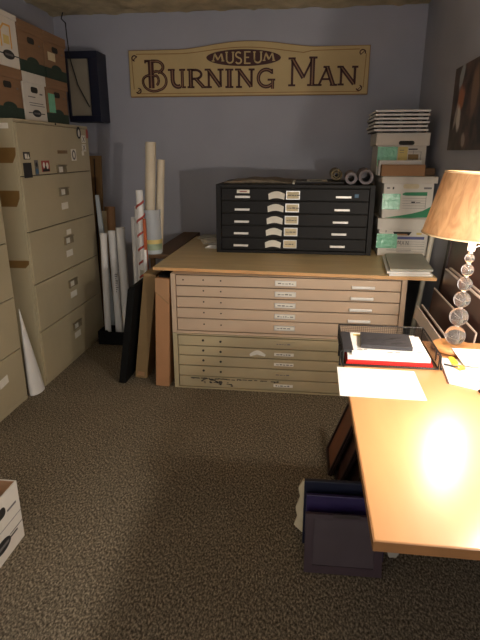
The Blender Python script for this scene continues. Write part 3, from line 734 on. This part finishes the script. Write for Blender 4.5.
t = upright('display_board', 'navy board standing behind the purple folder under the desk', .036, 1.73, .33, .288, .02, .03, 'navy', 'board', .03)
# ragged cream foam piece
P = [(.0, .03), (.012, .07), (.004, .11), (.02, .16), (.012, .20), (.028, .235), (.06, .23), (.055, .15), (.07, .10), (.06, .02), (.035, .0)]
m = MB(); m.prism(P, 0, .02, 'y', 'cream'); m.prism([(p[0]*.9+.004, p[1]*.8+.01) for p in P], .022, .04, 'y', 'cream')
tag(m.build('torn_board', loc=(.0, 1.80, .002), rot=(-.08, .0, -.1)), 'torn cream board sticking out left of the navy board on the carpet', 'board')

# ------------------------------------------------------------------ desk
t = thing('desk', 'glossy light wood desk along the right wall under the lamp', 'desk', (.165, .905, 0))
DW, DD = .72, 1.24
m = MB(); m.prism([(0, 0), (DW, 0), (DW, DD), (.0, DD)], .714, .74, 'z', 'desk'); m.build('desktop', t, .003)
m = MB(); m.box(-.0006, DW, -.0012, 0, .7145, .7385, 'deskedge'); m.box(-.0012, 0, 0, DD, .7145, .7385, 'deskedge'); m.build('edge_band', t)
for (x, y) in ((.34, .14), (.66, .14), (.40, DD-.06), (.66, DD-.06)):
    MB().box(x, x+.035, y, y+.035, .001, .714, 'black').build('leg', t, .002)
m = MB(); m.box(.36, .68, .15, .17, .66, .714, 'black').box(.42, .68, DD-.05, DD-.03, .66, .714, 'black'); m.build('rail', t)
m = MB(); m.prism([(.03, .714), (.085, .714), (.08, .70), (.062, .692), (.055, .676), (.04, .674), (.034, .69)], .03, .055, 'y', 'steelgrey'); m.build('clamp', t)['label'] = 'small dull grey metal clamp under the edge'

# sheet of paper overhanging the corner
m = MB(); m.prism([(.134, 1.572), (.409, 1.57), (.412, 1.803), (.137, 1.812)], .7405, .7425, 'z', 'paper'); tag(m.build('paper_sheet'), 'blank white sheet overhanging the left edge of the desk', 'paper')

# wire letter tray
t = thing('letter_tray', 'black wire mesh letter tray at the far left corner of the desk', 'tray', (.158, 1.83, .7405))
TW, TD, TH = .345, .30, .062
m = MB()
def wire(a, b, r=.0007): m.tube([a, b], r, 'wire', 4, False)
n = 40
for k in range(n+1):
    x = TW*k/n; wire((x, 0, .003), (x, TD, .003)); wire((x, TD, .003), (x, TD, TH))
for k in range(31):
    y = TD*k/30; wire((0, y, .003), (TW, y, .003)); wire((0, y, .003), (0, y, TH)); wire((TW, y, .003), (TW, y, TH))
for k in range(1, 8):
    z = TH*k/8; wire((0, 0, z), (0, TD, z)); wire((TW, 0, z), (TW, TD, z)); wire((0, TD, z), (TW, TD, z))
m.build('wire_mesh', t)
m = MB()
for p in ([(0, 0, .004), (0, 0, TH), (0, TD, TH), (TW, TD, TH), (TW, 0, TH), (TW, 0, .004)], [(0, 0, .004), (TW, 0, .004)], [(0, TD, 0), (0, TD, TH)], [(TW, TD, 0), (TW, TD, TH)], [(0, 0, .004), (0, TD, .004)], [(TW, 0, .004), (TW, TD, .004)]): 
    for a, b in zip(p, p[1:]): m.tube([a, b], .0028, 'wire', 8)
m.build('rim', t)
for sx, x in ((-1, 0), (1, TW)):
    m = MB(); q = sx*.010
    m.tube([(x, .03, .05), (x+q, .02, .048), (x+q, .01, .006), (x+q, .0, .0045)], .003, 'wire', 8).sphere((x+q, .0, .006), .0055, 'wire', 10, 8)
    m.tube([(x, .09, .05), (x+q, .09, .048), (x+q, .09, .003)], .003, 'wire', 8)
    m.build('stacking_hook', t)
def lay(name, label, cat, x0, x1, y0, y1, z0, z1, mm, a=0, bev=0, extra=None):
    cx, cy = (x0+x1)/2, (y0+y1)/2
    m = MB(); m.box(x0-cx, x1-cx, y0-cy, y1-cy, 0, z1-z0, mm)
    if extra: extra(m, x0-cx, y0-cy, z1-z0)
    return tag(m.build(name, bevel=bev, loc=(cx, cy, z0), rot=(0, 0, a)), label, cat)
lay('red_folder', 'red folder at the bottom of the letter tray', 'folder', .172, .485, 1.84, 2.08, .7455, .754, 'red', 0)
lay('red_folder', 'thinner red folder just above the lowest one in the letter tray', 'folder', .176, .482, 1.842, 2.08, .7545, .760, 'red', .004)
lay('paper_stack', 'pile of white papers above the red folders in the letter tray', 'papers', .178, .478, 1.846, 2.09, .7605, .776, 'paper', -.01)
def pr(m, x, y, z):
    for (a, b, w) in ((.02, .03, .02), (.045, .035, .012), (.13, .018, .02), (.16, .022, .018), (.24, .035, .02)): m.box(x+a, x+a+w, y+b, y+b+.006, z, z+.0006, 'greyink')
    m.box(x+.01, x+.05, y+.19, y+.21, z, z+.0006, 'yellowlab')
lay('magazine', 'white printed booklet under the slate grey notebook', 'booklet', .198, .452, 1.852, 2.08, .7765, .785, 'paper', -.05, 0, pr)
lay('dark_folder', 'slate blue folder edge at the left side of the letter tray', 'folder', .164, .2, 1.88, 2.09, .7765, .787, 'slate', 0)
def sw(m, x, y, z):
    r = random.Random(5)
    for k in range(12):
        a = x+.02+r.random()*.12; b = y+.015+r.random()*.07; l = .04
        m.prism([(a, b), (a+l, b+.018), (a+l, b+.024), (a, b+.008)], z, z+.0006, 'z', 'ink')
lay('notebook', 'slate grey notebook with dark brush marks on top of the tray papers', 'notebook', .235, .425, 1.90, 2.05, .7855, .80, 'slate', -.07, .002, sw)

# papers right of the desk
m = MB(); m.prism([(.535, 1.945), (.512, 1.712), (.60, 1.664), (.70, 1.62), (.86, 1.62), (.86, 1.90)], .7405, .7455, 'z', 'paper')
m.prism([(.53, 1.945), (.507, 1.712), (.5115, 1.712), (.5345, 1.945)], .7407, .7452, 'z', 'artbrown')
r = random.Random(9)
for (cx, cy, w, h) in ((.60, 1.76, .05, .03), (.625, 1.73, .04, .025), (.66, 1.77, .05, .03), (.64, 1.70, .05, .02), (.70, 1.72, .04, .03), (.60, 1.72, .02, .012)):
    m.prism([(cx+w/2*math.cos(2*PI*k/12)*r.uniform(.7, 1.1), cy+h/2*math.sin(2*PI*k/12)*r.uniform(.7, 1.1)) for k in range(12)], .7455, .7459, 'z', 'greypaper' if r.random() < .6 else 'cream')
tag(m.build('illustrated_print'), 'pale illustrated print lying near the lamp on the right side of the desk', 'print')
m = MB(); q = [(.585, 1.985, .7705), (.60, 1.86, .752), (.86, 1.80, .7465), (.87, 1.975, .769)]; m.add(q+[(a, b, c+.002) for a, b, c in q], [(0, 3, 2, 1), (4, 5, 6, 7), (0, 1, 5, 4), (1, 2, 6, 5), (2, 3, 7, 6), (3, 0, 4, 7)], 'paper')
tag(m.build('paper_sheet'), 'plain white sheet in front of the lamp base on the desk', 'paper')
m = MB(); m.prism([(.565, 1.945), (.583, 1.945), (.588, 1.885), (.562, 1.885)], .7465, .7515, 'z', 'yellow'); m.prism([(.562, 1.884), (.60, 1.86), (.60, 1.835), (.575, 1.82), (.562, 1.85)], .7465, .750, 'z', 'ochre')
tag(m.build('yellow_packet'), 'small yellow and ochre packet beside the lamp base', 'packet')
m = MB(); m.tube([(.532, 1.868, .7505), (.575, 1.842, .7505)], .0035, 'slate', 8); m.tube([(.575, 1.842, .7505), (.58, 1.839, .7505)], [.0035, .0008], 'card', 8)
tag(m.build('pen'), 'short dark pen beside the yellow packet', 'pen')
for (x, y, lbl) in ((.60, 1.648, 'small dark lump in front of the illustrated print'), (.625, 1.60, 'second dark lump at the right edge of the picture on the desk')):
    m = MB(); m.sphere((0, 0, .008), .012, 'framedark', 12, 8, .65); tag(m.build('pebble', loc=(x, y, .7402)), lbl, 'pebble')

# ------------------------------------------------------------------ lamp
lamp = thing('table_lamp', 'table lamp with stacked clear glass balls and tan veneer shade on the desk', 'lamp', (.608, 2.045, .745), (0, R(2.6), 0))
lamp_y = 0
m = MB(); m.lathe([(.0001, 0), (.078, 0), (.084, .004), (.084, .013), (.078, .018), (.0001, .018)], 'disc', 40); m.build('base_disc', lamp)['label'] = 'round turned wood base'
z = .022
for r_ in (.039, .036, .0315, .0275, .0235, .018):
    m = MB(); m.sphere((0, 0, z+r_*.96), r_, 'glass', 32, 20); m.build('glass_ball', lamp)
    z += r_*1.92+.006
    MB().lathe([(.0001, z-.0065), (.008, z-.0065), (.009, z-.0035), (.008, z-.0005), (.0001, z-.0005)], 'chrome', 16).build('collar', lamp)
m = MB(); m.tube([(0, 0, z-.006), (0, 0, .428)], .006, 'whitebar', 12); m.tube([(0, 0, .40), (0, 0, .43)], .014, 'whitebar', 16); m.build('stem', lamp)
SB, ST, RB, RT = .458, .683, .187, .138
m = MB(); prof = [(RB+(RT-RB)*k/10, SB+(ST-SB)*k/10) for k in range(11)]
m.lathe(prof, 'shade', 64); sh = m.build('lamp_shade', lamp)
m = MB()
for (rr, zz) in ((RB, SB), (RT, ST)): MB().lathe([(rr-.002, zz-.003), (rr+.0015, zz-.003), (rr+.0015, zz+.003), (rr-.002, zz+.003)], 'rim', 64, close=True).build('shade_rim', sh)
m = MB()
for k in range(3):
    a = 2*PI*k/3+.4; m.tube([(0, 0, ST-.02), (RT*.98*math.cos(a), RT*.98*math.sin(a), ST-.004)], .0016, 'chrome', 6)
m.tube([(0, 0, .405), (.045, 0, .43), (.045, 0, .60), (0, 0, .65), (0, 0, ST-.015)], .0016, 'chrome', 6); m.build('shade_spider', lamp)
BZ = .468
m = MB(); m.lathe([(.0001, .4305), (.013, .431), (.015, .44), (.030, BZ-.012), (.034, BZ+.005), (.028, BZ+.025), (.014, BZ+.036), (.0001, BZ+.038)], 'bulb', 24); m.build('light_bulb', lamp)

# second lamp on the desk, just beyond the right edge of the picture, bare bulb on a slim stand
M['bulb2'] = emit('glowing_globe', (1, .90, .77), L2)
t = thing('bulb_lamp', 'slim desk lamp with a bare glowing bulb, beyond the right edge of the picture', 'lamp', (.60, 1.27, .741))
MB().lathe([(.0001, 0), (.06, 0), (.06, .008), (.012, .016), (.008, .03), (.006, .30), (.015, .305), (.015, .345), (.0001, .345)], 'chrome', 32).build('stand', t)
MB().lathe([(.0001, .3455), (.013, .346), (.016, .355), (.026, .37), (.030, .385), (.026, .402), (.013, .413), (.0001, .416)], 'bulb2', 24).build('light_bulb', t)

# ------------------------------------------------------------------ poster on right wall
t = thing('photo_poster', 'dark photographic poster on the right wall above the lamp', 'poster', (XR-.0005, 3.62, 1.51))
MB().box(-.012, 0, -.95, 0, 0, .47, 'poster').build('print', t)

# ------------------------------------------------------------------ left corner: boards, tubes
t = thing('side_table', 'dull brown low table between the left flat-file end and the back wall', 'table', (-1.118, 3.62, 0))
MB().box(0, .155, 0, 1.12, .765, .795, 'brownwood').build('tabletop', t, .002)
for (x, y) in ((.005, .02), (.125, .02), (.005, 1.08), (.12, 1.08)): MB().box(x, x+.03, y, y+.03, 0.001, .765, 'brownwood').build('leg', t)
MB().box(.0, .155, 1.10, 1.118, .60, .765, 'brownwood').build('apron', t)
# clear cylinder with two tall rolls
t = thing('clear_tube_holder', 'cloudy plastic cylinder with yellow and blue foot, holding the two tall cream rolls', 'holder', (-1.096, 3.67, .796))
m = MB(); m.hollow((0, 0, 0), (0, 0, .315), .066, .0645, 'wrap', 'wrap', 32); m.lathe([(.0001, .001), (.0643, .001), (.0643, .004), (.0001, .004)], 'wrap', 32); m.build('cylinder', t)
M['labels'] = mat('yellow_blue_mottled_print', srgb(150, 168, 140), .5, .25, 20)
m = MB(); m.hollow((0, 0, .005), (0, 0, .065), .0672, .0662, 'plastic', None, 32); m.hollow((0, 0, .03), (0, 0, .10), .0676, .0664, 'labels', None, 32); m.hollow((0, 0, .075), (0, 0, .105), .068, .0665, 'yellowlab', None, 32); m.build('printed_foot', t)['label'] = 'yellow and blue printed foot'
m = MB(); m.hollow((-1.122, 3.665, .801), (-1.084, 3.70, 1.565), .036, .033, 'tubecream', 'tubecream'); tag(m.build('paper_roll'), 'taller cream roll standing in the cloudy cylinder', 'roll', None)
m = MB(); m.hollow((-1.062, 3.70, .801), (-1.03, 3.75, 1.448), .028, .024, 'tubecream', 'tubecream'); tag(m.build('paper_roll'), 'shorter cream roll standing in the cloudy cylinder', 'roll')
# tubes between
def tube(name, label, p0, p1, r, mm, cap=None, cat='tube'):
    m = MB(); m.hollow(p0, p1, r, r*.86, mm, 'tube'); 
    return tag(m.build(name), label, cat)
m = MB(); p0 = Vector((-1.151, 3.585, .004)); p1 = Vector((-1.150, 3.585, 1.25)); m.hollow(p0, p1, .024, .020, 'tube', 'tube')
d = (p1-p0)
pts = []
for k in range(0, 121):
    a = k/120*2*PI*8; q = p0+d*(.30+.64*k/120); pts.append((q.x+.0245*math.cos(a), q.y+.0245*math.sin(a), q.z))
m.tube(pts, .008, 'redpale', 6)
m.tube([p0+d*.38, p0+d*.46], .0252, 'redpale', 20); m.tube([p0+d*.47, p0+d*.55], .0252, 'greypaper', 20)
tag(m.build('striped_tube'), 'mailing tube with red spiral stripe, highest of the thin ones by the wall', 'tube')
tube('mailing_tube', 'white mailing tube just left of the red-striped one', (-1.207, 3.66, .004), (-1.204, 3.68, 1.13), .018, 'tube')
tube('mailing_tube', 'white mailing tube with the lowest rim, two places left of the red-striped one', (-1.258, 3.72, .004), (-1.254, 3.74, 1.045), .020, 'tube')
m = MB(); m.prism([(-1.118, .004), (-1.098, .004), (-1.100, 1.06), (-1.120, 1.06)], 3.53, 3.545, 'y', 'orange'); tag(m.build('wrapped_board'), 'narrow orange-brown wrapped board right of the red-striped tube', 'board')
tube('mailing_tube', 'thin white tube between the orange-brown board and the cloudy cylinder', (-1.095, 3.458, .004), (-1.095, 3.46, .855), .014, 'tube')
# black bin with three big tubes
t = thing('waste_bin', 'small black bin at the floor holding three white tubes beside the tall cabinet', 'bin', (-1.508, 3.90, 0))
m = MB(); w = .13; d_ = .085
m.box(-w, w, -d_, d_, .003, .012, 'blacksoft').box(-w, w, -d_, -d_+.006, .012, .115, 'blacksoft').box(-w, w, d_-.006, d_, .012, .115, 'blacksoft').box(-w, -w+.006, -d_+.006, d_-.006, .012, .115, 'blacksoft').box(w-.006, w, -d_+.006, d_-.006, .012, .115, 'blacksoft'); m.build('shell', t, .002)
m = MB(); m.tube([(-.10, -.088, .08), (-.09, -.095, .12), (-.05, -.095, .125), (-.03, -.088, .10)], .007, 'blacksoft', 8); m.build('handle', t)
for (x0, x1, y0, zt, r_, lbl) in ((-1.575, -1.56, 3.872, .895, .026, 'white tube in the black bin nearest the tall cabinet'), (-1.502, -1.515, 3.937, .905, .030, 'white tube in the middle of the three in the black bin, with scribbled marks'), (-1.424, -1.437, 3.92, .935, .034, 'thickest white tube in the black bin, rightmost of its three')):
    o = MB(); o.hollow((x0, y0, .015), (x1, y0+.03, zt), r_, r_*.88, 'tube', 'tube', 28); o.hollow((x1, y0+.03, zt-.03), (x1, y0+.0303, zt+.003), r_*1.06, r_*.9, 'tube', 'tube', 28)
    if 'scribbled' in lbl:
        for k in range(9): o.box(x0+.004-.0, x0+.012+.006*(k % 3), y0-r_-.0002+.012, y0-r_+.016, .42+.018*k, .427+.018*k, 'greyink')
    tag(o.build('mailing_tube'), lbl, 'tube', 'white tubes in the black bin')
# clear sleeve, planks and short rolls against wall by the cabinet
m = MB(); m.prism([(-1.655, .005), (-1.60, .005), (-1.63, .7), (-1.665, 1.17), (-1.69, 1.17)], 4.12, 4.14, 'y', 'plastic'); tag(m.build('plastic_sleeve'), 'bluish clear plastic sleeve standing behind the end of the tall cabinet', 'sleeve')
m = MB(); m.prism([(-1.92, .004), (-1.80, .004), (-1.785, 1.475), (-1.92, 1.475)], 0, .02, 'y', 'plank'); m.prism([(-1.855, .004), (-1.845, .004), (-1.84, 1.45), (-1.85, 1.45)], -.004, 0, 'y', 'framedark'); tag(m.build('plank', loc=(0, 4.42, 0), rot=(R(-5), 0, 0)), 'tall brown board leaning on the back wall behind the tall cabinet', 'board')
m = MB(); m.box(-.03, .03, 0, .02, 0, 1.02, 'cream'); tag(m.build('cream_board', loc=(-1.725, 4.26, .003), rot=(R(-4), 0, 0)), 'pinkish cream board end in front of the tall brown board', 'board')
m = MB(); m.hollow((-1.715, 4.38, .004), (-1.705, 4.46, 1.045), .046, .041, 'kraft', 'kraft'); tag(m.build('kraft_tube'), 'thick brown cardboard tube standing by the back wall behind the white tubes', 'tube')

# black portfolio and boxes in front, leaning against the flat file
def slab(name, label, cat, x0, x1, th, y, dep, h, mm, extra=None, topm=None):
    L_ = math.hypot(x1-x0, h); tilt = math.asin((x1-x0)/L_)
    t = thing(name, label, cat, (x0, y, .003), (0, tilt, 0))
    o = MB(); o.box(0, th, 0, dep, 0, L_, mm); o.build('body', t, .003)
    return t, L_
t, L_ = slab('portfolio', 'large flat black portfolio leaning against the brown cardboard boxes', 'portfolio', -1.221, -1.115, .048, 3.12, .30, .66, 'blacksoft')
MB().prism([(0, L_), (.048, L_), (.048, L_+.03)], 0.002, .298, 'y', 'blacksoft').build('flap', t)
t, L_ = slab('cardboard_box', 'olive brown narrow cardboard box leaning between the black portfolio and the orange-brown box', 'box', -1.14, -1.035, .085, 3.22, .20, .745, 'olivebox')
MB().box(.02, .065, -.001, 0, .02, .05, 'kraft').build('tape_patch', t)
t, L_ = slab('cardboard_box', 'orange-brown narrow upright cardboard box against the left side of the flat files', 'box', -.957, -.925, .092, 3.105, .40, .742, 'kraft_o')
m = MB(); m.prism([(.0, L_), (.0, L_-.09), (.09, L_-.16), (.092, L_-.01), (.05, L_+.002)], -.003, 0, 'y', 'kraft'); m.prism([(.004, L_-.088), (.088, L_-.16), (.088, L_-.164), (.004, L_-.094)], -.004, -.001, 'y', 'olivebox'); m.build('torn_flap', t)
m = MB(); m.box(.015, .08, .03, .30, L_, L_+.012, 'blacksoft'); m.build('black_lining', t)

# ------------------------------------------------------------------ camera, world, colour
cam = bpy.data.cameras.new('camera'); co = bpy.data.objects.new('camera', cam); C.objects.link(co)
F = 520.; pitch = math.atan(168/F); yaw = math.atan(68/math.hypot(F, 168))
cam.sensor_fit = 'VERTICAL'; cam.sensor_height = 24; cam.lens = F/640*24; cam.clip_start = .02
co.location = (0, 0, 1.5); co.rotation_euler = (PI/2-pitch, 0, yaw)
bpy.context.scene.camera = co
w = bpy.data.worlds.new('room_beyond'); bpy.context.scene.world = w; w.use_nodes = True
w.node_tree.nodes['Background'].inputs[0].default_value = (1.0, .95, .90, 1); w.node_tree.nodes["Background"].inputs[1].default_value = 1.4
vs_ = bpy.context.scene.view_settings
vs_.view_transform = 'Standard'; vs_.look = 'None'; vs_.gamma = 1; vs_.exposure = 0.0; vs_.use_curve_mapping = False
